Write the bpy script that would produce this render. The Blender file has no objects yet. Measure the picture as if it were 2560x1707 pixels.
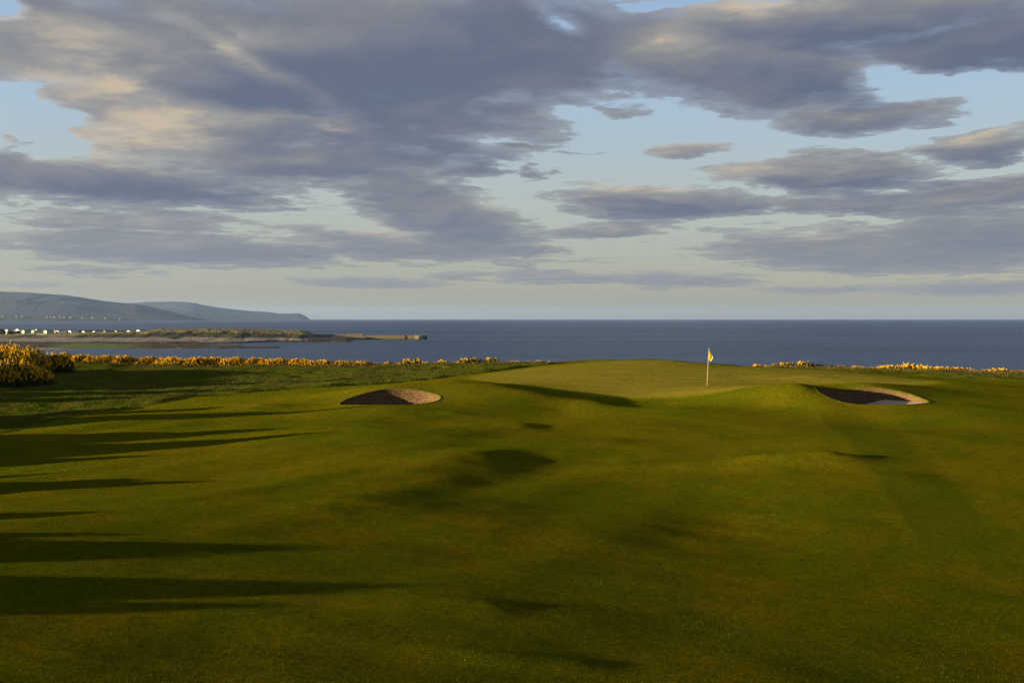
import bpy, bmesh, math, random
import numpy as np
from mathutils import Vector, Matrix
random.seed(7)
S = bpy.context.scene
COL = S.collection
F = 2489.0; CX = 1280.0; HY = 797.0; CZ = 22.0     # focal length in photo pixels, horizon row, camera height above the sea
SUN_EL = 6.6; SUN_AZ = 12.0                          # light travels to +X, slightly +Y
EXPO = 2.4
K = 2.0 ** (-EXPO)

def at(px, py, D):
    return ((px-CX)/F*D, D, CZ+(HY-py)/F*D)

# ------------------------------------------------------------------ noise
class Perlin:
    def __init__(s, seed):
        r = np.random.RandomState(seed)
        s.p = r.permutation(256); s.p = np.concatenate([s.p, s.p])
        a = r.rand(256)*2*np.pi; s.g = np.stack([np.cos(a), np.sin(a)], -1)
    def __call__(s, x, y):
        x = np.asarray(x, float); y = np.asarray(y, float)
        xi = np.floor(x).astype(int); yi = np.floor(y).astype(int)
        xf = x-xi; yf = y-yi; xi &= 255; yi &= 255
        u = xf**3*(xf*(xf*6-15)+10); v = yf**3*(yf*(yf*6-15)+10)
        def gr(ix, iy, fx, fy):
            h = s.p[s.p[ix & 255]+(iy & 255)]
            g = s.g[h]; return g[..., 0]*fx+g[..., 1]*fy
        a = gr(xi, yi, xf, yf); b = gr(xi+1, yi, xf-1, yf)
        c = gr(xi, yi+1, xf, yf-1); d = gr(xi+1, yi+1, xf-1, yf-1)
        return (a+(b-a)*u)*(1-v)+(c+(d-c)*u)*v
    def fbm(s, x, y, o=4, l=2.03, g=.5):
        t = 0; am = 1
        for i in range(o):
            t = t+am*s(np.asarray(x)*l**i+i*17.3, np.asarray(y)*l**i+i*9.1); am *= g
        return t
P1, P2, P3 = Perlin(1), Perlin(2), Perlin(3)
def sst(a, b, x):
    t = np.clip((np.asarray(x, float)-a)/(b-a), 0, 1); return t*t*(3-2*t)

# ------------------------------------------------------------------ objects
def tag(o, label=None, cat=None, group=None, kind=None):
    if label: o['label'] = label
    if cat: o['category'] = cat
    if group: o['group'] = group
    if kind: o['kind'] = kind
    return o
def mesh_obj(name, V, Fc, mat=None, parent=None, smooth=False, attrs=None):
    me = bpy.data.meshes.new(name)
    V = np.asarray(V, dtype=np.float64)
    if isinstance(Fc, np.ndarray):
        n, k = Fc.shape
        me.vertices.add(len(V)); me.vertices.foreach_set('co', V.astype(np.float32).ravel())
        me.loops.add(n*k); me.loops.foreach_set('vertex_index', Fc.astype(np.int32).ravel())
        me.polygons.add(n); me.polygons.foreach_set('loop_start', np.arange(0, n*k, k, dtype=np.int32))
        me.update(calc_edges=True)
    else:
        me.from_pydata([tuple(v) for v in V], [], Fc)
    if smooth:
        me.polygons.foreach_set('use_smooth', [True]*len(me.polygons))
    for k, a in (attrs or {}).items():
        at_ = me.attributes.new(k, 'FLOAT', 'POINT'); at_.data.foreach_set('value', np.asarray(a, np.float32))
    me.validate(); me.update()
    o = bpy.data.objects.new(name, me); COL.objects.link(o)
    if mat: me.materials.append(mat)
    if parent: o.parent = parent
    return o
def empty(name, loc=(0, 0, 0), rz=0):
    o = bpy.data.objects.new(name, None); COL.objects.link(o)
    o.location = loc; o.rotation_euler.z = rz; o.empty_display_size = .2; return o
def copy_tree(o, parent=None):
    c = o.copy(); COL.objects.link(c)
    if parent: c.parent = parent
    for ch in o.children: copy_tree(ch, c)
    return c
class MB:
    def __init__(s): s.v = []; s.f = []
    def poly(s, pts, faces):
        n = len(s.v); s.v += [tuple(p) for p in pts]; s.f += [tuple(n+i for i in f) for f in faces]; return s
    def box(s, x0, x1, y0, y1, z0, z1):
        return s.poly([(x0,y0,z0),(x1,y0,z0),(x1,y1,z0),(x0,y1,z0),(x0,y0,z1),(x1,y0,z1),(x1,y1,z1),(x0,y1,z1)],
            [(0,3,2,1),(4,5,6,7),(0,1,5,4),(1,2,6,5),(2,3,7,6),(3,0,4,7)])
    def prism(s, prof, y0, y1):      # profile in x,z swept along y
        n = len(prof)
        pts = [(x, y0, z) for x, z in prof]+[(x, y1, z) for x, z in prof]
        return s.poly(pts, [tuple(range(n)), tuple(range(2*n-1, n-1, -1))]+[(i, i+n, (i+1) % n+n, (i+1) % n) for i in range(n)])
    def tube(s, p0, p1, r0, r1, n=10):
        p0 = Vector(p0); p1 = Vector(p1); d = (p1-p0).normalized()
        a = d.orthogonal().normalized(); b = d.cross(a)
        pts = [p0+(a*math.cos(t)+b*math.sin(t))*r0 for t in [2*math.pi*i/n for i in range(n)]]
        pts += [p1+(a*math.cos(t)+b*math.sin(t))*r1 for t in [2*math.pi*i/n for i in range(n)]]
        return s.poly(pts, [(i, (i+1) % n, (i+1) % n+n, i+n) for i in range(n)]+[tuple(range(n-1, -1, -1)), tuple(range(n, 2*n))])
    def build(s, name, mat, parent=None, smooth=False):
        return mesh_obj(name, s.v, s.f, mat, parent, smooth)

# ------------------------------------------------------------------ materials
class NT:
    def __init__(s, tree): s.t = tree; s.n = tree.nodes; s.l = tree.links
    def node(s, ty, ins=None, **kw):
        n = s.n.new(ty)
        for k, v in kw.items(): setattr(n, k, v)
        for k, v in (ins or {}).items(): s.put(n.inputs[k], v)
        return n
    def put(s, sock, v):
        if isinstance(v, bpy.types.NodeSocket): s.l.new(v, sock)
        elif isinstance(v, bpy.types.Node): s.l.new(v.outputs[0], sock)
        else: sock.default_value = v
    def m(s, op, a, b=0.0, c=None, clamp=False):
        n = s.node('ShaderNodeMath', {0: a, 1: b}, operation=op, use_clamp=clamp)
        if c is not None: s.put(n.inputs[2], c)
        return n.outputs[0]
    def ramp(s, v, a, b, lo=0.0, hi=1.0):
        return s.node('ShaderNodeMapRange', {0: v, 1: a, 2: b, 3: lo, 4: hi}, interpolation_type='SMOOTHSTEP').outputs[0]
    def mix(s, f, a, b):
        n = s.node('ShaderNodeMix', {0: f}, data_type='RGBA')
        for i, v in ((6, a), (7, b)):
            if isinstance(v, tuple) and len(v) == 3: v = (*v, 1)
            s.put(n.inputs[i], v)
        return n.outputs[2]
    def noise(s, vec, scale, detail=4, rough=.55, dist=0.0, out=0):
        return s.node('ShaderNodeTexNoise', {'Vector': vec, 'Scale': scale, 'Detail': detail, 'Roughness': rough, 'Distortion': dist}).outputs[out]
    def bump(s, h, strength, dist, nrm=None):
        n = s.node('ShaderNodeBump', {'Height': h, 'Strength': strength, 'Distance': dist})
        if nrm is not None: s.put(n.inputs['Normal'], nrm)
        return n.outputs[0]
def material(name):
    m = bpy.data.materials.new(name); m.use_nodes = True
    nt = NT(m.node_tree); return m, nt, nt.n['Principled BSDF']
def simple(name, col, rough=.8, var=.25, scale=3.0, spec=.2, bump=0.0, bdist=.02, obj=True):
    m, t, b = material(name)
    co = t.node('ShaderNodeTexCoord').outputs['Object' if obj else 'Generated']
    n = t.noise(co, scale, 5, .6)
    dk = tuple(c*(1-var) for c in col); lt = tuple(min(1, c*(1+var)) for c in col)
    t.put(b.inputs['Base Color'], t.mix(t.ramp(n, .3, .7), dk, lt))
    b.inputs['Roughness'].default_value = rough; b.inputs['Specular IOR Level'].default_value = spec
    if bump: t.put(b.inputs['Normal'], t.bump(n, bump, bdist))
    return m

# ------------------------------------------------------------------ golf ground height
ctrl = []
def cxyz(x, y, zr): ctrl.append((x, y, zr))
def cpx(px, py, D): ctrl.append(((px-CX)/F*D, D, (HY-py)/F*D))
for x, z in ((-60, -4.0), (-30, -4.2), (-12, -4.35), (0, -4.5), (12, -4.6), (30, -4.5), (60, -4.3)): cxyz(x, -15, z)
for x, z in ((-30, -3.5), (-10, -3.85), (-5, -4.1), (0, -4.45), (6, -4.85), (12, -5.2), (30, -5.9)): cxyz(x, 9, z)
for x, z in ((-30, -3.6), (-12, -3.9), (-6, -4.15), (0, -4.5), (6, -4.83), (12, -5.05), (30, -5.5)): cxyz(x, 16, z)
for x, z in ((-30, -4.3), (-15, -4.35), (-9, -4.2), (-4, -4.25), (1, -4.52), (6, -4.62), (12, -4.62), (30, -4.6)): cxyz(x, 23, z)
for x, z in ((-30, -4.6), (-14, -4.6), (-8, -4.4), (-3, -4.24), (1, -4.5), (6, -4.48), (12, -4.28), (18, -4.22), (30, -4.2)): cxyz(x, 30, z)
for x, z in ((-32, -4.7), (-19, -4.6), (-12, -4.52), (-4, -4.25), (1, -4.46), (8, -4.42), (14, -4.28), (22, -4.22), (34, -4.2)): cxyz(x, 38, z)
for x, z in ((-34, -4.7), (-16, -4.45), (-9, -4.4), (-3, -4.42), (3, -4.5), (9, -4.5), (16, -4.5), (24, -4.4)): cxyz(x, 43.5, z)
# left bunker rim and its mound
for p in ((849,1010,49.2),(900,987,51.0),(965,970,51.7),(1020,971,51.6),(1070,981,51.0),(1099,995,49.6),(1060,1010,48.0),(970,1013,47.3),(900,1012,47.7)): cpx(*p)
for p in ((1132,951,53.5),(1060,953,54.0),(980,959,54.0),(900,968,54.0),(1180,955,53.2),(1250,963,52.6),(1350,980,51.5),(1480,1002,50.0)): cpx(*p)
for x, y, z in ((-3.2, 57.0, -3.56), (-3.2, 60.5, -3.98), (-8, 58, -4.08), (.3, 56.5, -3.78), (4.2, 56, -4.15), (2.8, 53.5, -4.25), (6.2, 50.2, -4.42), (2.5, 48.5, -4.38), (-.5, 48.2, -4.22), (-12, 50, -4.35), (-13.5, 55, -4.3)): cxyz(x, y, z)
# right bunker rim and its mound
for p in ((2049,976,49.6),(2090,974,51.4),(2130,976,51.8),(2170,965,52.0),(2220,970,51.7),(2266,980,51.0),(2322,1000,49.6),(2300,1007,48.1),(2215,1013,47.2),(2113,1013,47.4),(2064,996,48.3)): cpx(*p)
for x, y, z in ((14.4, 50.2, -3.28), (13.2, 51.4, -3.42), (15.2, 52.2, -3.46), (11.4, 50.4, -3.9), (10, 51, -4.2), (12.3, 48.3, -4.2), (19, 54.6, -3.48), (22.5, 50.5, -4.05), (26, 50, -4.25), (8, 48.3, -4.3), (10.5, 45.8, -4.42), (22, 47.5, -4.15)): cxyz(x, y, z)
# green
for x, y, z in ((-8, 63, -4.15), (0, 62, -3.98), (8, 58, -4.0), (8, 54, -4.25), (16.6, 59.2, -3.93), (22, 58, -3.78), (26, 59, -3.75), (31, 58, -4.1), (0, 70, -3.95), (10, 70, -3.74), (20, 70, -3.85), (30, 68, -4.3), (40, 66, -4.5), (36, 54, -4.35), (6, 77, -3.66), (11, 78, -3.55), (24, 77, -4.0), (38, 76, -4.6), (-8, 76, -4.2)): cxyz(x, y, z)
for px, py in ((1100,915),(1200,913),(1300,911),(1420,906.5),(1500,901.5),(1600,898.5),(1680,900),(1772,910),(1860,916.5),(1950,920),(2150,925),(2350,931),(2560,936)): cpx(px, py, 84)
for px, py in ((-200,905),(60,905),(200,908),(350,911),(600,914),(800,916),(950,917),(1040,916)): cpx(px, py, 89)
# left rough
for x, y, z in ((-22, 52, -4.75), (-30, 52, -4.7), (-18, 60, -4.5), (-26, 60, -4.6), (-24, 45, -4.85), (-36, 70, -4.4), (-25, 70, -4.6), (-15, 70, -4.35), (-30, 80, -4.35), (-12, 80, -4.2), (-45, 80, -3.9), (-55, 60, -4.2), (-60, 90, -3.8), (60, 60, -4.5), (60, 84, -4.9), (-19.5, 56, -4.5), (-20.5, 46.5, -4.55), (-21.6, 41, -4.62)): cxyz(x, y, z)
for x in (-60, -35, -10, 10, 35, 60): cxyz(x, 100, -5.2)
A = np.array(ctrl)
def tps_fit(A, lam=.02):
    n = len(A); s = 10.0
    x = A[:, :2]/s
    d = np.hypot(x[:, None, 0]-x[None, :, 0], x[:, None, 1]-x[None, :, 1])
    Kk = np.where(d > 0, d*d*np.log(d+1e-9), 0)+np.eye(n)*lam*.05
    Pm = np.c_[np.ones(n), x]
    M = np.block([[Kk, Pm], [Pm.T, np.zeros((3, 3))]])
    w = np.linalg.solve(M, np.r_[A[:, 2], 0, 0, 0]); return w, x, s
Wt, Xt, St = tps_fit(A)
def tps(X, Y):
    x = np.asarray(X, float)/St; y = np.asarray(Y, float)/St
    out = Wt[-3]+Wt[-2]*x+Wt[-1]*y
    for i in range(len(Xt)):
        d2 = (x-Xt[i, 0])**2+(y-Xt[i, 1])**2
        out = out+Wt[i]*.5*d2*np.log(d2+1e-12)
    return out
bumps = [(0.2,40.9,.17,.8,1.3),(-1.0,31.0,.13,.8,1.2),(9.4,30.3,.32,.9,.55),(-.5,15.4,.065,.4,.3),(.8,13.1,.05,.35,.2),(-2.2,27.4,.03,.8,.7),
         (-3.0,45.6,.08,1.4,.8),(-12.4,49.0,.2,1.3,1.2),(-6,39,.1,1.2,2),(3.2,36,.10,1.2,.8),(6,41,.06,2.,.5),(10.6,27.5,.10,.8,.6),(19.0,64,.10,2.6,1.6),(23,66,.14,2.8,1.9),
         (5,22,-.08,1.6,2),(-3,22.5,.08,1.5,1),(15,40,-.06,2,1.5),(4,63,.05,2,1.2),(12,64.5,-.05,3,1.2),(13.5,47.6,-.08,.8,.6)]
# hummocky bank of rough ground west of the fairway; it throws the long shadows
hums = [(-24,36.4,1.75,3,1.9),(-24,33.0,1.9,3,1.8),(-23,30.7,1.3,2.5,.8),(-20,28.0,.80,2.5,.35),(-19,25.0,1.22,2.4,1.35),(-19,22.6,.7,2.2,.35),(-15.5,19.9,.66,2.0,.85),(-15.5,17.2,.70,2.2,.55),(-15.5,16.0,.85,2.2,1.05),(-14.0,13.9,.74,2.0,.7),(-13.5,12.9,.62,2.0,.6),
        (-31,42,2.4,4,1.9),(-32,45.5,2.4,4,1.7),(-38,53.5,2.2,3,1.6),(-39,57.5,2.5,3,2.0),(-44,62,2.8,3,2.6),(-34,31,1.2,4,4),(-32,22,1.0,4,4),(-28,10,.9,4,4),(-52,65,3.0,4,5)]
def zone_rough(X, Y):
    # fairway edge on the left, then behind the green
    ex = np.interp(Y, [0,18,26,33,41,47,53,58,60.5,62,64,68,74,80,84,90], [-14,-15,-17,-19.5,-20.8,-20.2,-19.2,-18.2,-15.5,-12,-8,-5.5,-2.0,1.5,5,30])
    a = sst(.15, -.15, X-ex+.25*P2(X*.5, Y*.5))
    yb = np.interp(X, [-20, 1, 5, 10, 16, 22, 27, 33, 45], [82, 82, 93, 96, 96, 84, 79, 76, 71])
    b = sst(-.15, .15, Y-yb+.4*P2(X*.4, 3))*sst(0, 2, X)
    return np.maximum(a, b)
def Hbase(X, Y):
    X = np.asarray(X, float); Y = np.asarray(Y, float)
    z = tps(X, Y)
    for x, y, a, sx, sy in bumps:
        sw = np.where(X < x, 3.2*sx, sx) if a > 0 and x > -12 else sx      # long rise on the west, short lee on the east
        z = z+a*np.exp(-((X-x)/sw)**2/2-((Y-y)/sy)**2/2)*(1+.35*P3.fbm(X*.5, Y*1.4, 3))
    # long diagonal swells running up towards the left bunker
    q = X*.859-Y*.512; sl = X*.512+Y*.859
    z = z+(.085*sst(6, -1, X)*sst(46, 42, Y)*sst(16, 25, Y)+.022*sst(46, 42, Y))*P2.fbm(q*.30+2.3, sl*.07, 2)
    h = 0
    for x, y, a, sx, sy in hums:
        wob = .6*P3(X*.4+x, Y*.4)
        h = np.maximum(h, 1.06*a*(1+.55*P1.fbm(X*.5, Y*.9+x, 3))*np.exp(-np.abs((X-x)/sx)**2.2-np.abs((Y-y+wob)/(sy*.95))**2.0))
    z = z+h
    near = sst(44.5, 46.5, Y)*sst(54.5, 52.5, Y)*np.maximum(sst(-10.5, -9, X)*sst(-2, -3.3, X), sst(13.5, 15, X)*sst(22.5, 21, X))
    k = 1-.8*near
    z = z+k*(.055*P1.fbm(X*.11+3, Y*.16, 3)+.026*P2.fbm(X*.16+Y*.1, Y*.42+7, 3)+.008*P3.fbm(X*.5, Y*1.1, 2))
    r = zone_rough(X, Y)
    z = z+r*(.07+.16*P3.fbm(X*.22, Y*.30, 3)+.05*P1.fbm(X*1.3, Y*1.3, 3))
    # cliff edge
    edge = 92.0+2.2*P1(X*.07, 1.5)+1.2*P2(X*.3, 2)
    t = sst(0, 30, Y-edge)
    z = z-1.2*sst(-3.5, 1, Y-edge)*(1)
    z = z*(1-t)+(-24.0)*t
    return z
def Hz(x, y): return float(Hbase(np.array([x]), np.array([y]))[0])+CZ

# ------------------------------------------------------------------ bunkers: outlines
def outline(cx, cy, a, b, n, wob, seed):
    t = np.arange(n)/n*2*np.pi
    r = 1+wob*np.sin(2*t+seed)+wob*.7*np.sin(3*t+seed*2)
    return cx+a*r*np.cos(t), cy+b*r*np.sin(t)
BK = [dict(c=(-6.06, 49.5), a=2.46, b=2.15, seed=.4), dict(c=(17.88, 49.55), a=2.66, b=2.35, seed=1.1)]
def inside(X, Y, B, grow=0.0):
    dx = (X-B['c'][0]); dy = (Y-B['c'][1])
    t = np.arctan2(dy/B['b'], dx/B['a'])
    r = 1+.02*np.sin(2*t+B['seed'])+.014*np.sin(3*t+B['seed']*2)
    return np.hypot(dx/B['a'], dy/B['b']) < r+grow

# ------------------------------------------------------------------ terrain mesh
def axis(parts):
    out = []
    for a, b, s in parts:
        n = max(1, int(round((b-a)/s))); out += list(a+(b-a)*np.arange(n)/n)
    out.append(parts[-1][1]); return np.array(out)
xs = axis([(-110,-50,1.2),(-50,-14,.22),(-14,-8.8,.16),(-8.8,-3.3,.055),(-3.3,15,.17),(15,20.8,.055),(20.8,50,.22),(50,110,1.5)])
ys = axis([(-20,8,1.0),(8,30,.14),(30,47,.17),(47,52.2,.055),(52.2,66,.17),(66,96,.25),(96,130,1.2)])
GX, GY = np.meshgrid(xs, ys)
GZ = Hbase(GX, GY)+CZ
nx, ny = len(xs), len(ys)
idx = np.arange(nx*ny).reshape(ny, nx)
Fq = np.stack([idx[:-1, :-1], idx[:-1, 1:], idx[1:, 1:], idx[1:, :-1]], -1).reshape(-1, 4)
cxm = (GX[:-1, :-1]+GX[1:, 1:])/2; cym = (GY[:-1, :-1]+GY[1:, 1:])/2
hole = np.zeros(cxm.shape, bool)
for B in BK: hole |= inside(cxm, cym, B, -.012)
Fq = Fq[~hole.ravel()]
rough_a = zone_rough(GX, GY)
# putting surface
def zone_green(X, Y):
    dx = (X-13)/15.5; dy = (Y-67.5)/14.5
    e = np.hypot(dx, dy)+.06*P1(X*.15, Y*.15)
    return sst(1.05, .93, e)*(1-zone_rough(X, Y))
green_a = zone_green(GX, GY)
nearb = 0
for B in BK:
    e = np.hypot((GX-B['c'][0])/B['a'], (GY-B['c'][1])/B['b'])
    nearb = np.maximum(nearb, sst(1.35, 1.0, e+.2*P2(GX*1.2, GY*1.2))*sst(-.6, .3, (GY-B['c'][1])/B['b']+.3*(GX-B['c'][0])/B['a']))

def mat_turf():
    m, t, b = material('turf')
    co = t.node('ShaderNodeTexCoord').outputs['Object']
    big = t.noise(co, .11, 4, .55); mid = t.noise(co, .6, 5, .6); sm = t.noise(co, 3.5, 5, .65); fine = t.noise(co, 28, 4, .7)
    mp = t.node('ShaderNodeMapping', {'Vector': co, 'Scale': (.35, 1.6, 1)}); stretch = t.noise(mp.outputs[0], .8, 4, .6)
    ga, gb, gc = (.108, .120, .0028), (.168, .136, .0034), (.190, .120, .0060)
    c = t.mix(t.ramp(t.m('ADD', t.m('MULTIPLY', big, .5), t.m('MULTIPLY', mid, .5)), .40, .60), ga, gb)
    c = t.mix(t.m('MULTIPLY', t.ramp(stretch, .52, .72), .55), c, gc)
    c = t.mix(t.m('MULTIPLY', t.ramp(t.noise(co, 1.3, 5, .65), .60, .78), .5), c, (.064, .080, .005))
    # putting surface: paler, yellower
    grn = t.mix(t.ramp(stretch, .38, .62), (.160, .132, .014), (.190, .142, .018))
    grn = t.mix(t.m('MULTIPLY', t.ramp(mid, .5, .7), .4), grn, (.135, .130, .009))
    # mowing stripes, faint
    sep = t.node('ShaderNodeSeparateXYZ', {0: co})
    st = t.m('SINE', t.m('MULTIPLY', t.m('ADD', sep.outputs[1], t.m('MULTIPLY', sep.outputs[0], .12)), 2.6))
    grn = t.mix(t.m('MULTIPLY', t.ramp(st, -.4, .4), .30), grn, (.23, .185, .012))
    st2 = t.m('SINE', t.m('MULTIPLY', t.m('ADD', sep.outputs[0], t.m('MULTIPLY', sep.outputs[1], -.28)), 1.35))
    c = t.mix(t.m('MULTIPLY', t.ramp(st2, -.3, .3), .14), c, (.080, .098, .0015))
    a_g = t.node('ShaderNodeAttribute', attribute_name='green').outputs['Fac']
    a_r = t.node('ShaderNodeAttribute', attribute_name='rough').outputs['Fac']
    a_d = t.node('ShaderNodeAttribute', attribute_name='dry').outputs['Fac']
    c = t.mix(a_g, c, grn)
    ro = t.mix(t.ramp(mid, .40, .62), (.055, .078, .004), (.105, .095, .012))
    ro = t.mix(t.m('MULTIPLY', t.ramp(big, .48, .6), .6), ro, (.085, .060, .018))
    ro = t.mix(t.m('MULTIPLY', t.ramp(sm, .5, .7), .4), ro, (.035, .04, .012))
    c = t.mix(a_r, c, ro)
    c = t.mix(t.m('MULTIPLY', a_d, .65), c, t.mix(t.ramp(sm, .4, .6), (.19, .125, .035), (.09, .085, .02)))
    c = t.mix(t.m('MULTIPLY', t.ramp(sm, .56, .40), .30), c, (.050, .062, .004))
    # faint mowing track down the right side
    dl = t.m('SUBTRACT', sep.outputs[0], t.m('ADD', 9.7, t.m('MULTIPLY', t.m('SUBTRACT', sep.outputs[1], 24.0), .223)))
    dl = t.m('ADD', dl, t.m('MULTIPLY', mid, .8))
    band = t.m('MULTIPLY', t.m('MULTIPLY', t.ramp(dl, -.1, .1), t.ramp(dl, 1.6, 2.4, 1, 0)), t.m('MULTIPLY', t.ramp(sep.outputs[1], 19, 23), t.ramp(sep.outputs[1], 44, 47, 1, 0)))
    c = t.mix(t.m('MULTIPLY', band, .50), c, (.05, .07, .004))
    # blade-scale speckle
    f2 = t.noise(co, 12, 3, .65)
    c = t.mix(t.m('MULTIPLY', t.ramp(f2, .54, .40), t.m('MULTIPLY_ADD', a_g, -.36, .42)), c, (.045, .056, .003))
    c = t.mix(t.m('MULTIPLY', t.ramp(fine, .50, .72), t.m('MULTIPLY_ADD', a_g, -.45, .65)), c, (.035, .042, .002))
    c = t.mix(t.m('MULTIPLY', t.ramp(t.noise(co, 17, 3, .7), .66, .78), .5), c, (.24, .22, .03))
    t.put(b.inputs['Base Color'], c)
    b.inputs['Roughness'].default_value = 1.0; b.inputs['Specular IOR Level'].default_value = 0
    n1 = t.bump(t.noise(co, 7, 5, .7), t.m('MULTIPLY_ADD', a_g, -.70, .8), .10)
    n2 = t.bump(fine, t.m('MULTIPLY_ADD', a_g, -.78, 1.0), .055, n1)
    t.put(b.inputs['Normal'], n2)
    return m
turf = mat_turf()
ground = mesh_obj('ground', np.stack([GX.ravel(), GY.ravel(), GZ.ravel()], -1), Fq, turf, None, True,
                  dict(green=green_a.ravel(), rough=rough_a.ravel(), dry=nearb.ravel()))
tag(ground, kind='structure')

# ------------------------------------------------------------------ bunkers
def mat_sod():
    m, t, b = material('stacked_turf')
    g = t.node('ShaderNodeNewGeometry').outputs['Position']
    sep = t.node('ShaderNodeSeparateXYZ', {0: g})
    wob = t.noise(g, 1.2, 2)
    lay = t.m('SINE', t.m('MULTIPLY', t.m('ADD', sep.outputs[2], t.m('MULTIPLY', wob, .05)), 2*math.pi/.075))
    mp = t.node('ShaderNodeMapping', {'Vector': g, 'Scale': (3.2, 3.2, 9)}); n = t.noise(mp.outputs[0], 2.2, 6, .7)
    n2 = t.noise(g, 14, 4, .7)
    c = t.mix(t.ramp(n, .36, .62), (.055, .033, .016), (.175, .105, .052))
    c = t.mix(t.m('MULTIPLY', t.ramp(lay, .35, -.6), .55), c, (.03, .018, .012))
    c = t.mix(t.m('MULTIPLY', t.ramp(n2, .55, .7), .5), c, (.05, .028, .018))
    t.put(b.inputs['Base Color'], c); b.inputs['Roughness'].default_value = 1; b.inputs['Specular IOR Level'].default_value = .05
    h = t.m('ADD', t.m('MULTIPLY', lay, .5), t.m('MULTIPLY', n2, 1.2))
    t.put(b.inputs['Normal'], t.bump(h, .7, .03)); return m
sod = mat_sod()
sand_m = simple('bunker_sand', (.29, .22, .165), .95, .12, 9, .1, .3, .02)
for k, B in enumerate(BK):
    n = 220
    t = np.arange(n)/n*2*np.pi
    r = 1+.02*np.sin(2*t+B['seed'])+.014*np.sin(3*t+B['seed']*2)
    ox, oy = B['c'][0]+B['a']*r*np.cos(t), B['c'][1]+B['b']*r*np.sin(t)
    nrm = np.stack([np.cos(t)/B['a'], np.sin(t)/B['b']], -1); nrm /= np.linalg.norm(nrm, axis=1, keepdims=True)
    rz = Hbase(ox, oy)+CZ
    base = empty('bunker', (B['c'][0], B['c'][1], CZ-5.3))
    o0 = np.array(base.location)
    # grass lip: sits over the ground's edge
    V = []; prof = ((.13, -.02), (.08, .008), (.03, .018), (-.015, .010), (-.04, -.03), (-.03, -.08))
    for off, dz in prof:
        x = ox+nrm[:, 0]*off; y = oy+nrm[:, 1]*off
        z = Hbase(x, y)+CZ+dz+.012*P2(x*6, y*6)
        V.append(np.stack([x, y, z], -1)-o0)
    V = np.concatenate(V)
    def ringfaces(m_, n):
        f = []
        for j in range(m_-1):
            for i in range(n):
                f.append((j*n+i, j*n+(i+1) % n, (j+1)*n+(i+1) % n, (j+1)*n+i))
        return np.array(f)
    # sod wall
    rows = 24; zb = CZ-5.35
    W = []
    for j in range(rows):
        f = j/(rows-1)
        z = rz-.05+(zb-(rz-.05))*f
        step = (.016 if j % 2 else 0.0)
        off = -.03-.38*f+step
        jit = .014*P3(t*9+j*3.1, np.full(n, j*.7))
        x = ox+nrm[:, 0]*(off+jit); y = oy+nrm[:, 1]*(off+jit)
        W.append(np.stack([x, y, z], -1)-o0)
    mesh_obj('turf_wall', np.concatenate(W), ringfaces(rows, n), sod, base, False)
    lip = mesh_obj('grass_lip', V, ringfaces(len(prof), n), turf, base, True, dict(green=np.zeros(len(V)), rough=np.full(len(V), .0), dry=np.clip(.15+.8*(V[:, 1]/B['b']), .1, .8)))
    # the lip shares the turf material
    # sand floor
    m_ = 14; V = [np.array([[0, 0, 0]])]
    for j in range(1, m_+1):
        f = j/m_
        x = (ox-B['c'][0])*f*1.02; y = (oy-B['c'][1])*f*1.02
        V.append(np.stack([x, y, np.zeros(n)], -1))
    V = np.concatenate(V)
    X = V[:, 0]; Y = V[:, 1]
    if k == 0: z = .30+.12*(np.hypot(X/B['a'], Y/B['b']))**2*1.2
    else:
        z = .36+np.clip(.36*(X-(-1.0)), 0, .80)*sst(-1.8, 1.2, Y+X*.3)*.84+.1*np.hypot(X/B['a'], Y/B['b'])**2
    V[:, 2] = z+.02*P1(X*3, Y*3)
    Fs = [(0, 1+i, 1+(i+1) % n) for i in range(n)]
    for j in range(m_-1):
        for i in range(n):
            a = 1+j*n; Fs.append((a+i, a+n+i, a+n+(i+1) % n, a+(i+1) % n))
    mesh_obj('sand', V, Fs, sand_m, base, True)
    tag(base, ['grass-lipped pot bunker with a sunlit brown stacked turf face, left of the flag', 'shaded pot bunker with pale sand showing at its right end, right of the flag'][k], 'bunker', 'pot bunkers guarding the green')

# ------------------------------------------------------------------ flagstick
white_m = simple('painted_pole', (.52, .45, .32), .4, .05, 2, .5)
flag_m = simple('flag_cloth', (.86, .60, .03), .8, .12, 6, .2)
cup_m = simple('cup_liner', (.55, .55, .52), .6, .1, 5)
fx, fy = (1767.4-CX)/F*59.2, 59.2
fz = Hz(fx, fy)
fs = empty('flagstick', (fx, fy, fz))
fs.rotation_euler.y = math.radians(3.1)
top = 2.14
mb = MB(); mb.tube((0, 0, -.06), (0, 0, .9), .009, .010); mb.tube((0, 0, .9), (0, 0, 1.02), .010, .015); mb.tube((0, 0, 1.02), (0, 0, top), .015, .012)
mb.build('pole', white_m, fs, True)
mb = MB(); mb.tube((0, 0, top), (0, 0, top+.03), .020, .010); mb.build('finial', white_m, fs)
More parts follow.
